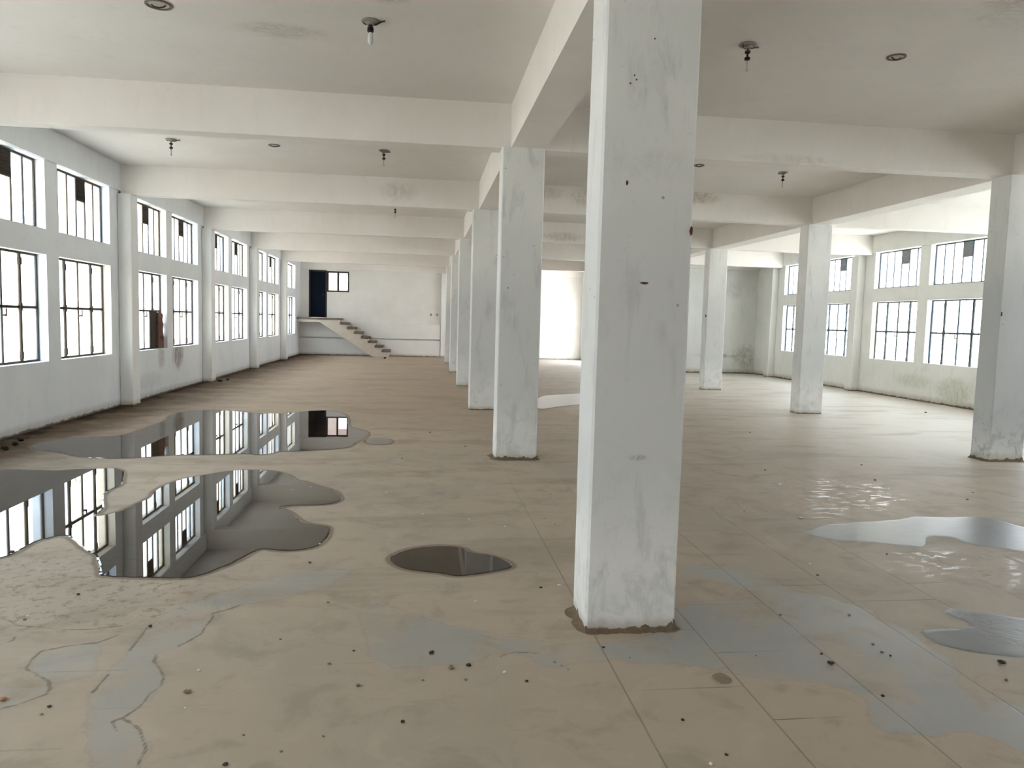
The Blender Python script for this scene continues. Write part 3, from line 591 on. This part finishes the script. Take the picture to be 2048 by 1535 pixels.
# ------------------------------------------------------------------ windows
WN = [0]
def window(side, y0, y1, z0, z1, upper, label, dark=True, variant=0):
    WN[0] += 1; x = (XL-.14) if side == 'L' else (XR+.14); sg = -1 if side == 'L' else 1
    root = empty('window_%d' % WN[0], (x, (y0+y1)/2, z0), label, 'window', kind='structure')
    cy = (y0+y1)/2; H = z1-z0; W = y1-y0; st = M['steel'] if side == 'L' else M['steel_r']
    X = lambda d: d*sg            # outward offset
    def bar(bm, a0_, a1_, b0_, b1_, d0=-.018, d1=.018): # y range, z range local
        box(bm, min(X(d0), X(d1)), a0_, b0_, max(X(d0), X(d1)), a1_, b1_)
    L_, R_ = -W/2, W/2
    g = bmesh.new(); bar(g, L_, L_+.028, 0, H); bar(g, R_-.028, R_, 0, H); bar(g, L_+.028, R_-.028, 0, .028); bar(g, L_+.028, R_-.028, H-.028, H)
    obj('frame', g, st, root)
    g = bmesh.new()
    if upper:
        c = [L_+W*i/6 for i in range(7)]
        for i in range(1, 6): bar(g, c[i]-.011, c[i]+.011, .028, H-.028, -.012, .012)
        obj('glazing_bars', g, st, root)
        di = 3 if side == 'L' else 2
        di0, di1 = c[di]+.011, c[di+1]-.011; zc = H*.64
        if dark:
            v = bmesh.new(); bar(v, di0, di1, zc, H-.028, -.01, .016)
            for q in range(6):
                zz = zc+.02+(H-.03-zc-.02)*q/6
                bar(v, di0+.012, di1-.012, zz, zz+.012, -.022, -.009)
            bar(v, di0-.008, di1+.008, zc-.02, zc)
            o_ = obj('vent_panel', v, M['boarddark'] if side == 'L' else M['ventpane'], root)
            o_['label'] = 'dark vent panel filling the top of one pane' if side == 'L' else 'grey square vent in the top of one pane'
        gm = bmesh.new()
        for i in range(6):
            top = (zc-.02) if (dark and i == di) else H-.028
            bar(gm, c[i]+.011, c[i+1]-.011, .028, top, -.002, .002)
        for f in gm.faces: f.material_index = (int((f.calc_center_median().y+5)*3.4)+WN[0]) % 3
        obj('glass', gm, M['glass'], root)
    else:
        c = [L_+W*i/4 for i in range(5)]
        for i in (1, 2, 3):
            t = .013 if i == 2 else .022
            bar(g, c[i]-t, c[i]+t, .028, H-.028, -.018 if i != 2 else -.012, .014)
        zm = H*.505
        bar(g, L_+.028, R_-.028, zm-.018, zm+.018, -.016, .016)
        for i in (1, 3):                                   # hinge blocks of the opening casements
            for zz in (.05, H-.17, zm-.05): bar(g, c[i]-.034, c[i]+.020, zz, zz+.10, -.03, .0)
        obj('glazing_bars', g, st, root)
        h = bmesh.new(); bar(h, c[2]-.01, c[2]+.03, zm-.12, zm-.095, -.05, -.012); bar(h, c[2]+.005, c[2]+.02, zm-.12, zm-.02, -.062, -.048)
        obj('handle', h, M['metal'], root)
        gm = bmesh.new()
        for i in range(4):
            for a_, b_ in ((.028, zm-.018), (zm+.018, H-.028)):
                if variant == 1 and i == 3 and a_ < .1: continue
                bar(gm, c[i]+.013, c[i+1]-.013, a_, b_, -.002, .002)
        for f in gm.faces: f.material_index = (int((f.calc_center_median().y+5)*2.3)+WN[0]) % 3
        obj('glass', gm, M['glass'], root)
        if side == 'R':
            s = bmesh.new()
            for i in range(8):
                yy = L_+W*(i+.5)/8; bar(s, yy-.010, yy+.010, 0, H, .05, .064)
            for i in range(1, 6):
                zz = H*i/6; bar(s, L_, R_, zz-.013, zz+.013, .064, .078)
            obj('security_grille', s, M['steel_r'], root)['label'] = 'thin barred grille outside the panes'
    return root
names_l = ['first', 'second', 'third', 'fourth', 'fifth', 'sixth', 'seventh', 'eighth', 'ninth']
vis0 = YK(2)
vi = 0
for (a, b) in LW:
    if a > vis0: vi += 1; pos_ = 'left wall, %s column of windows from the left edge of the view' % names_l[vi-1]
    else: pos_ = 'left wall outside the picture, %.0f metres along' % a
    ex = ', partly filled by a dark board' if vi == 3 else ''
    window('L', a, b, ZL0, ZL1, False, 'lower four-pane steel window, %s%s' % (pos_, ex), variant=1 if vi == 3 else 0)
    window('L', a, b, ZU0, ZU1, True, 'upper steel window with dark vent pane, %s' % pos_, dark=(vi not in (7, 9)))
vi = 0
rn = {(4,1): 'farthest, beside the stained end wall', (4,0): 'just right of the slender aisle pillar', (3,1): 'right of the pilaster, fully visible', (3,0): 'partly cut by the big right edge pillar'}
for idx, (a, b) in enumerate(sorted(RW)):
    k = int((a-Y1)//BAY)+1; j = 0 if (a-YK(k)) < 2 else 1
    pos_ = 'right wall, '+rn[(k, j)] if (k, j) in rn else 'right wall outside the picture, %.0f metres along' % a
    window('R', a, b, ZL0-.06, ZL1, False, 'lower barred grid window on the %s' % pos_)
    window('R', a, b, ZU0, ZU1, True, 'upper window with grey square vent on the %s' % pos_)

# sills
M['sill2'] = M['sill']
# small window and door at the stair landing
WN[0] += 1
root = empty('window_%d' % WN[0], ((DX1+WX1)/2, YFAR+.06, WZ0), 'small two-pane dark-framed window beside the blue door on the far wall', 'window', kind='structure')
W, H = WX1-DX1, WZ1-WZ0
g = bmesh.new()
for b in ((-W/2, 0, -W/2+.06, H), (W/2-.06, 0, W/2, H), (-W/2+.06, 0, W/2-.06, .06), (-W/2+.06, H-.06, W/2-.06, H), (-.035, .06, .035, H-.06)):
    box(g, b[0], -.03, b[1], b[2], .03, b[3])
obj('frame', g, M['frame'], root)
g = bmesh.new(); box(g, -W/2+.06, -.003, .06, -.035, .003, H-.06); box(g, .035, -.003, .06, W/2-.06, .003, H-.06); obj('glass', g, M['glass'][2], root)
root = empty('door_1', ((DX0+DX1)/2, YFAR+.05, DZ0), 'dark navy blue door at the top of the concrete stairs', 'door', kind='structure')
W, H = DX1-DX0, DZ1-DZ0
g = bmesh.new(); box(g, -W/2, -.06, 0, -W/2+.06, .06, H); box(g, W/2-.06, -.06, 0, W/2, .06, H); box(g, -W/2+.06, -.06, H-.06, W/2-.06, .06, H); obj('door_frame', g, M['frame'], root)
g = bmesh.new(); box(g, -W/2+.06, -.02, 0.005, W/2-.06, .02, H-.06)
for x_ in (-.24, .02):
    for z_, h_ in ((.15, .7), (1.0, .75)):
        for q in ((x_, z_, x_+.22, z_+.02), (x_, z_+h_-.02, x_+.22, z_+h_), (x_, z_+.02, x_+.02, z_+h_-.02), (x_+.20, z_+.02, x_+.22, z_+h_-.02)):
            box(g, q[0], -.03, q[1], q[2], -.021, q[3])
obj('door_leaf', g, M['door'], root)
g = bmesh.new(); tube(g, [(.24, -.02, .95), (.24, -.07, .95), (.16, -.07, .95)], .011); obj('door_handle', g, M['metal'], root)

# boards in the third left window
e = YK(4)-4.15
bm = bmesh.new(); box(bm, XL-.125, 15.06, .895, XL-.10, 15.42, 1.62, .003)
tag(obj('board', bm, M['boarddark']), 'dark brown board closing the lower corner of the third left window', 'board')
bm = bmesh.new(); rnd = random.Random(4)
pl = [(15.40, .895), (15.70, .895), (15.70, 1.1), (15.66, 1.25), (15.695, 1.36), (15.64, 1.45), (15.68, 1.55), (15.55, 1.60), (15.40, 1.60)]
vs_ = [bm.verts.new((XL-.095, y, z)) for y, z in pl]; ws_ = [bm.verts.new((XL-.07, y, z)) for y, z in pl]
bm.faces.new(vs_); bm.faces.new(list(reversed(ws_)))
for i in range(len(pl)): bm.faces.new((vs_[i], ws_[i], ws_[(i+1)%len(pl)], vs_[(i+1)%len(pl)]))
bmesh.ops.recalc_face_normals(bm, faces=bm.faces)
tag(obj('board', bm, M['rustboard']), 'rust-red ragged board beside the dark one in the third left window', 'board')

# ------------------------------------------------------------------ staircase
SY = 31.30
st = empty('staircase', (-1.3, SY, 0), 'concrete staircase with dark treads climbing left to a landing and blue door', 'stairs')
sx0, sz0, g_, r_ = -3.33, 1.55, .283, .1825
bm = bmesh.new()
pl = [(XL+.002, sz0-.05), (sx0, sz0-.05)]
for i in range(8):
    xa = sx0+g_*i; za = sz0-r_*(i+1)-.045
    pl += [(xa, za), (xa+g_, za)] if i < 7 else []
pl += [(sx0+g_*7, 0), (-2.02, 0), (-4.15, 1.37), (XL+.002, 1.37)]
vs_ = [bm.verts.new((x+1.3, 0, z)) for x, z in pl]; ws_ = [bm.verts.new((x+1.3, YFAR-.12-SY, z)) for x, z in pl]
bm.faces.new(vs_); bm.faces.new(list(reversed(ws_)))
for i in range(len(pl)): bm.faces.new((vs_[i], ws_[i], ws_[(i+1)%len(pl)], vs_[(i+1)%len(pl)]))
bmesh.ops.recalc_face_normals(bm, faces=bm.faces)
obj('flight', bm, M['concrete'], st)
for i in range(7):
    xa = sx0+g_*i; za = sz0-r_*(i+1)-.044
    t_ = bmesh.new(); box(t_, xa-.01+1.3, -.05, za-.03, xa+g_+.07+1.3, YFAR-.125-SY, za+.062, .014); obj('tread', t_, M['treadc'], st)
t_ = bmesh.new(); box(t_, XL+.004+1.3, -.05, sz0-.075, sx0+.06+1.3, YFAR-.125-SY, sz0, .008); o = obj('landing_slab', t_, M['treadc'], st)

# ------------------------------------------------------------------ water on the floor
def water_sheet(key, name, mat, label, group, h=.0035, inset=.014, wig=.010, cat='puddle'):
    p = chaikin(DATA[key], 2)
    q = []
    for i, (x, y) in enumerate(p):
        d = wig*(mnoise.noise(Vector((x*7, y*7, 2.)))+.6*mnoise.noise(Vector((x*19, y*19, 5.))))
        a, b = p[i-1], p[(i+1) % len(p)]; tx, ty = b[0]-a[0], b[1]-a[1]; L = math.hypot(tx, ty)+1e-9
        q.append((x-ty/L*d, y+tx/L*d, tx/L, ty/L))
    area = sum(q[i][0]*q[(i+1)%len(q)][1]-q[(i+1)%len(q)][0]*q[i][1] for i in range(len(q)))
    s = 1 if area > 0 else -1
    cx = sum(a[0] for a in q)/len(q); cy = sum(a[1] for a in q)/len(q)
    bm = bmesh.new()
    outer = [bm.verts.new((x-cx, y-cy, .0006)) for x, y, tx, ty in q]
    inner = [bm.verts.new((x-ty*s*inset-cx, y+tx*s*inset-cy, h)) for x, y, tx, ty in q]
    n = len(q)
    for i in range(n): bm.faces.new((outer[i], outer[(i+1)%n], inner[(i+1)%n], inner[i]))
    from mathutils.geometry import delaunay_2d_cdt
    ring = [Vector((v.co.x, v.co.y)) for v in inner]
    vv, ee, ff, *_ = delaunay_2d_cdt(ring, [], [list(range(n))], 1, 1e-6)
    fl_ = [bm.verts.new((v.x, v.y, h)) for v in vv]
    for t_ in ff: bm.faces.new([fl_[i] for i in t_])
    bmesh.ops.remove_doubles(bm, verts=bm.verts, dist=1e-5)
    bm.normal_update(); bmesh.ops.reverse_faces(bm, faces=[fc for fc in bm.faces if fc.normal.z < 0])
    o = obj(name, bm, mat, loc=(cx, cy, 0)); tag(o, label, cat, group); return o
water_sheet('puddle_big', 'puddle', M['water'], 'largest clear puddle with two rounded lobes, mirroring the left windows', 'puddles on the left floor')
water_sheet('puddle_far', 'puddle', M['water'], 'long puddle farther back, mirroring the blue door and far windows', 'puddles on the left floor')
water_sheet('puddle_small', 'puddle', M['water'], 'small dark bean-shaped puddle left of the nearest pillar', 'puddles on the left floor', inset=.01)
water_sheet('puddle_tiny', 'puddle', M['water'], 'tiny oval puddle at the right tip of the long far puddle', 'puddles on the left floor', inset=.01)
water_sheet('puddle_behind', 'puddle', M['film'], 'bright shallow puddle glimpsed between the two nearest pillars', None)
water_sheet('film_a', 'wet_patch', M['film'], 'shiny white-glinting wet patch on the right floor below the edge pillar', 'shiny wet patches', h=.0015, inset=.03, cat='wet patch')
water_sheet('film_b', 'wet_patch', M['film'], 'smaller shiny wet patch at the right edge, nearer the viewer', 'shiny wet patches', h=.0015, inset=.03, cat='wet patch')

# ------------------------------------------------------------------ ceiling fittings
def hanging_bulb(x, y, kind, label, rz=0):
    t = empty('hanging_bulb', (x, y, HC), label, 'light bulb', 'bare bulbs on the ceiling', rotz=rz)
    b = bmesh.new(); lathe(b, [(.075, 0), (.078, -.006), (.07, -.014), (.04, -.018), (.036, -.030), (.018, -.034)]); obj('ceiling_rose', b, M['rose'], t)
    b = bmesh.new(); tube(b, [(-.07, 0, -.004), (-.05, .02, -.020), (0, .03, -.030), (.05, .01, -.022), (.085, -.02, -.012), (.12, -.03, -.004)], .006); obj('loose_wire', b, M['cable'], t)
    if kind == 0:
        b = bmesh.new(); lathe(b, [(.017, -.034), (.019, -.05), (.026, -.056), (.027, -.085), (.021, -.092)], 16); obj('bulb_holder', b, M['holder'], t)
        b = bmesh.new(); lathe(b, [(.012, -.092), (.019, -.10), (.020, -.125), (.023, -.15), (.021, -.175), (.012, -.188), (.001, -.192)], 16); obj('bulb', b, M['bulb'], t, smooth=True)
    else:
        b = bmesh.new(); tube(b, [(0, 0, -.03), (0, 0, -.06)], .006); lathe(b, [(.01, -.05), (.024, -.058), (.024, -.075), (.01, -.082)], 16)
        lathe(b, [(.008, -.082), (.009, -.105), (.024, -.112), (.025, -.130), (.012, -.138)], 16); obj('bulb_holder', b, M['holder'], t)
        b = bmesh.new(); tube(b, [(0, 0, -.138), (0, 0, -.205)], .007); lathe(b, [(.006, -.205), (.012, -.212), (.011, -.225), (.002, -.230)], 12); obj('bulb', b, M['boxlid'], t, smooth=True)
hanging_bulb(-.46, 6.48, 0, 'bare white bulb in black holder on the near left ceiling')
hanging_bulb(2.76, 6.38, 1, 'bare lamp holder on a short stem on the ceiling right of the nearest pillar', .6)
hanging_bulb(-3.56, 11.29, 1, 'bare bulb on the ceiling near the left wall between the first two beams', .3)
hanging_bulb(-.59, 11.27, 1, 'bare bulb on the ceiling left of the second pillar between the first two beams', 1.)
hanging_bulb(5.58, 11.32, 1, 'bare bulb on the ceiling above the right aisle', 2.)
hanging_bulb(-.62, 16.8, 1, 'small distant bare bulb just above the stained second beam', .5)
def fan_box(x, y, label, s=1.):
    t = empty('fan_hook_box', (x, y, HC), label, 'ceiling box', 'round hook boxes in the ceiling')
    b = bmesh.new(); n = 24; R, r = .082*s, .066*s
    vs0 = [[bm_v for bm_v in (b.verts.new((R*math.cos(a), R*math.sin(a), 0)), b.verts.new((R*math.cos(a), R*math.sin(a), -.010)), b.verts.new((r*math.cos(a), r*math.sin(a), -.010)), b.verts.new((r*math.cos(a), r*math.sin(a), 0)))] for a in [2*math.pi*i/n for i in range(n)]]
    for i in range(n):
        p, q = vs0[i], vs0[(i+1)%n]
        for j in range(4): b.faces.new((p[j], q[j], q[(j+1)%4], p[(j+1)%4]))
    bmesh.ops.recalc_face_normals(b, faces=b.faces); obj('rim', b, M['boxring'], t)
    b = bmesh.new(); lathe(b, [(r-.002, -.001), (r-.003, -.004), (.02, -.005)], 24); obj('cover', b, M['boxlid'], t)
    b = bmesh.new(); tube(b, [(-.045*s, 0, -.005), (-.03*s, 0, -.02), (0, .004, -.026), (.03*s, 0, -.02), (.045*s, 0, -.005)], .006); obj('hook', b, M['metal'], t)
fan_box(-2.12, 6.46, 'round hook box in the ceiling at the top left of the view', 1.25)
fan_box(4.16, 6.41, 'round hook box in the near right ceiling')
fan_box(-2.15, 11.32, 'small round hook box in the ceiling behind the first left beam')
fan_box(4.14, 11.14, 'round hook box in the ceiling just right of the foreground pillar')

# switch boxes on the far wall
for x_, l_ in ((.38, 'left one of two small switch boxes at the right end of the far wall'), (.64, 'right one of two small switch boxes, beside the far wall pilaster')):
    t = empty('switch_box', (x_, YFAR, 1.80), l_, 'switch')
    b = bmesh.new(); box(b, -.03, -.02, -.05, .03, 0, .05, .004); obj('plate', b, M['rose'], t)
    b = bmesh.new(); box(b, -.014, -.028, -.02, .014, -.02, .02, .002); obj('rocker', b, M['holder'], t)

# ------------------------------------------------------------------ crumbs and rubble on the floor
def rock(s, seed, flat=.55):
    rnd = random.Random(seed); bm = bmesh.new(); bmesh.ops.create_icosphere(bm, subdivisions=2, radius=1)
    off = Vector((seed*1.7, seed*.3, 0)); ax = rnd.uniform(.7, 1.5)
    for v in bm.verts:
        d = 1+.45*mnoise.noise(v.co*1.3+off)+.2*mnoise.noise(v.co*3.1+off)
        v.co = Vector((v.co.x*d*ax, v.co.y*d, v.co.z*d*flat))*s
    zmin = min(v.co.z for v in bm.verts)
    for v in bm.verts: v.co.z = max(v.co.z-zmin-.1*s*flat, 0)
    bmesh.ops.rotate(bm, verts=bm.verts, cent=(0,0,0), matrix=Matrix.Rotation(rnd.uniform(0, 6.3), 3, 'Z'))
    return bm
kind_lab = {'d': ('crumb', 'small dark crumb lying on the dusty floor', 'crumb', 'dark crumbs on the floor'), 'b': ('mud_crumb', 'small brown lump of dried mud on the dusty floor', 'mud crumb', 'brown mud crumbs on the floor'),
            'w': ('plaster_chip', 'small white plaster chip on the floor', 'plaster chip', 'white plaster chips on the floor'), 'o': ('brick_chip', 'small reddish brick chip on the floor', 'brick chip', None), 'k': ('rubble', 'black lump of rubble against the left wall foot', 'rubble', 'black rubble by the left wall')}
special = {(0.07,3.48): 'ridged dark crumb on the grey damp patch left of the nearest pillar', (0.16,3.32): 'brown ring-shaped crumb just below the grey damp patch, left of the nearest pillar',
           (0.24,3.34): 'thin dark crumb right beside the brown ring-shaped one'}
LANDMARKS = [(-1.45, 3.0, 'at the lower left corner of the floor'), (-.95, 3.25, 'by the long crack, lower left'), (-.25, 3.1, 'on the open floor below the bean-shaped puddle'),
    (.15, 3.25, 'near the brown ring-shaped crumb'), (.25, 2.8, 'at bottom edge, left of the floor joint'), (.2, 4.6, 'beside the bean-shaped puddle'), (-.5, 5.6, 'at the big puddle lobes'),
    (.3, 6.2, 'between bean-shaped puddle and second pillar'), (-.2, 9.0, 'near the right tip of the far puddle'), (.85, 4.1, 'just left of the nearest pillar foot'), (.9, 3.3, 'just before the nearest pillar foot'),
    (1.1, 2.6, 'at bottom edge, right of the floor joint'), (1.9, 3.3, 'on the grey damp area'), (2.4, 3.1, 'right side of the grey damp area'), (2.8, 3.0, 'below the smaller shiny patch'),
    (2.6, 4.6, 'left of the shiny patches'), (3.6, 6.2, 'above the larger shiny patch'), (4.9, 6.8, 'before the right edge pillar'), (3.5, 10.5, 'far back in the right aisle'),
    (-1.8, 4.3, 'on speckled floor below the big puddle'), (-4.9, 9.5, 'by the left wall beside the far puddle'), (-4.6, 18.0, 'by the left wall far back')]
for i, (x, y, kd, s) in enumerate(DATA['peb']):
    nm, lb, ct, gp = kind_lab[kd]
    u = None
    for (a, b), t in special.items():
        if abs(a-x) < .011 and abs(b-y) < .011: u = t
    if kd == 'o': u = 'red brick chip on the floor, %s' % ('at the very left edge of the view' if x < -1.3 else 'inside the big puddle lobe' if x < 0 else 'beside the big pillar at the right edge')
    if kd == 'k' and x > -4.3: u = 'black rubble on the floor at the foot of the stairs'
    if kd == 'd' and s >= .04: u = 'dark lump on the pale floor before the right windows'
    if kd == 'd' and s == .025: u = 'largest dark crumb, at the right edge below the shiny wet patch'
    if kd == 'd' and s == .022 and x > 1: u = 'dark lump on the grey damp area right of the nearest pillar'
    if kd == 'w' and s >= .02: u = 'large white plaster chip right of the nearest pillar, %s' % ('farther one' if y > 6.6 else 'nearer one')
    if not u:
        lm = min(LANDMARKS, key=lambda t: math.hypot(t[0]-x, t[1]-y))
        same = sorted([q for q in DATA['peb'] if q[2] == kd and min(LANDMARKS, key=lambda t: math.hypot(t[0]-q[0], t[1]-q[1])) is lm], key=lambda q: (q[1], q[0]))
        r = same.index([x, y, kd, s]); lb = lb.replace(' lying on the dusty floor', '').replace(' on the dusty floor', '').replace(' on the floor', '').replace(' against the left wall foot', '')
        lb += ' '+lm[2]+('' if len(same) == 1 else ', '+['nearest one', 'second nearest', 'third nearest', 'fourth nearest', 'fifth nearest', 'sixth nearest', 'seventh nearest', 'eighth nearest', 'ninth nearest', 'tenth nearest'][r])
    o = obj(nm, rock(s*.62, i*2+1, .5 if kd != 'k' else .6), M['peb'][kd], loc=(x, y, 0.0))
    tag(o, u or lb, ct, gp)
# flat dried mud cake
p = chaikin(DATA['mud'], 1); cx = sum(a[0] for a in p)/len(p); cy = sum(a[1] for a in p)/len(p)
bm = bmesh.new(); o0 = [bm.verts.new((x-cx, y-cy, 0)) for x, y in p]; o1 = [bm.verts.new(((x-cx)*.93, (y-cy)*.93, .005)) for x, y in p]
ct_ = bm.verts.new((0, 0, .007))
for i in range(len(p)):
    j = (i+1) % len(p); bm.faces.new((o0[i], o0[j], o1[j], o1[i])); bm.faces.new((o1[i], o1[j], ct_))
bmesh.ops.recalc_face_normals(bm, faces=bm.faces)
tag(obj('mud_cake', bm, M['mudpatch'], loc=(cx, cy, 0)), 'flat oval cake of dried mud right of the nearest pillar foot', 'mud')

# ------------------------------------------------------------------ outside
bm = bmesh.new()
v = [bm.verts.new(p) for p in ((3,-60,-.3),(80,-60,-.3),(80,110,-.3),(3,110,-.3))]; bm.faces.new(v)
tag(obj('ground', bm, M['outground']), 'pale concrete yard outside the right windows, brightened for bounced light', 'ground', kind='structure')
bm = bmesh.new(); bm.faces.new([bm.verts.new(p) for p in ((-70,-60,-.3),(3,-60,-.3),(3,110,-.3),(-70,110,-.3))])
tag(obj('ground', bm, M['outdark']), 'yard outside the left windows, darkened for less bounced light', 'ground', kind='structure')
bm = bmesh.new(); box(bm, -13.2, -8, -.3, -12.9, 60, 3.1); box(bm, -13.25, -8, 3.1, -12.85, 60, 3.2)
tag(obj('yard_wall', bm, M['outwall']), 'long cream boundary wall seen pale through the left windows', 'wall')
us = [-5.3, -3.66, -3.22, -2.4]; vs = [-.3, 2.84, 3.44, 4.1]
bm = bmesh.new(); grid_shell(bm, us, vs, lambda i, j: not (i == 1 and j == 1), lambda u, v, d: (u, 34.0+d, v), .15)
box(bm, -5.3, YFAR+.25, 4.1, -2.4, 34.15, 4.22); box(bm, -5.3, YFAR+.25, 1.38, -2.4, 34.0, 1.5); box(bm, -2.52, YFAR+.25, 1.5, -2.4, 34.0, 4.1)
tag(obj('porch', bm, M['outwall2']), 'pinkish rendered porch seen through the small window beside the blue door', 'porch')
def cane(x, y, seed, h, label):
    t = empty('cane_plant', (x, y, -.3), label, 'plant'); rnd = random.Random(seed)
    s = bmesh.new(); l = bmesh.new()
    for i in range(5):
        a = rnd.uniform(0, 6.28); r = rnd.uniform(.02, .12); lean = rnd.uniform(.05, .3); hh = h*rnd.uniform(.7, 1.)
        pts = [(r*math.cos(a)+lean*math.cos(a)*u*u, r*math.sin(a)+lean*math.sin(a)*u*u, hh*u) for u in (0, .25, .5, .75, 1)]
        tube(s, pts, .010, 6)
        for q in range(7):
            u = .25+.75*q/6; bx = lean*math.cos(a)*u*u+r*math.cos(a); by = lean*math.sin(a)*u*u+r*math.sin(a); bz = hh*u
            d = rnd.uniform(0, 6.28); ln = rnd.uniform(.25, .5); wd = .022
            dx, dy = math.cos(d), math.sin(d); P_ = []
            for w_ in (0, .35, .7, 1):
                cxx, cyy, cz = bx+dx*ln*w_, by+dy*ln*w_, bz+ln*(.55*w_-.75*w_*w_); ww = wd*math.sin(math.pi*min(w_+.12, 1))
                P_.append((l.verts.new((cxx-dy*ww, cyy+dx*ww, cz)), l.verts.new((cxx+dy*ww, cyy-dx*ww, cz))))
            for p0, p1 in zip(P_, P_[1:]): l.faces.new((p0[0], p0[1], p1[1], p1[0]))
    obj('stems', s, M['bark'], t); obj('leaves', l, M['leaf'], t)
cane(-6.6, 14.2, 1, 2.1, 'thin green cane plant outside the second left window')
cane(-7.3, 18.2, 2, 2.2, 'green cane plant outside the third left window')
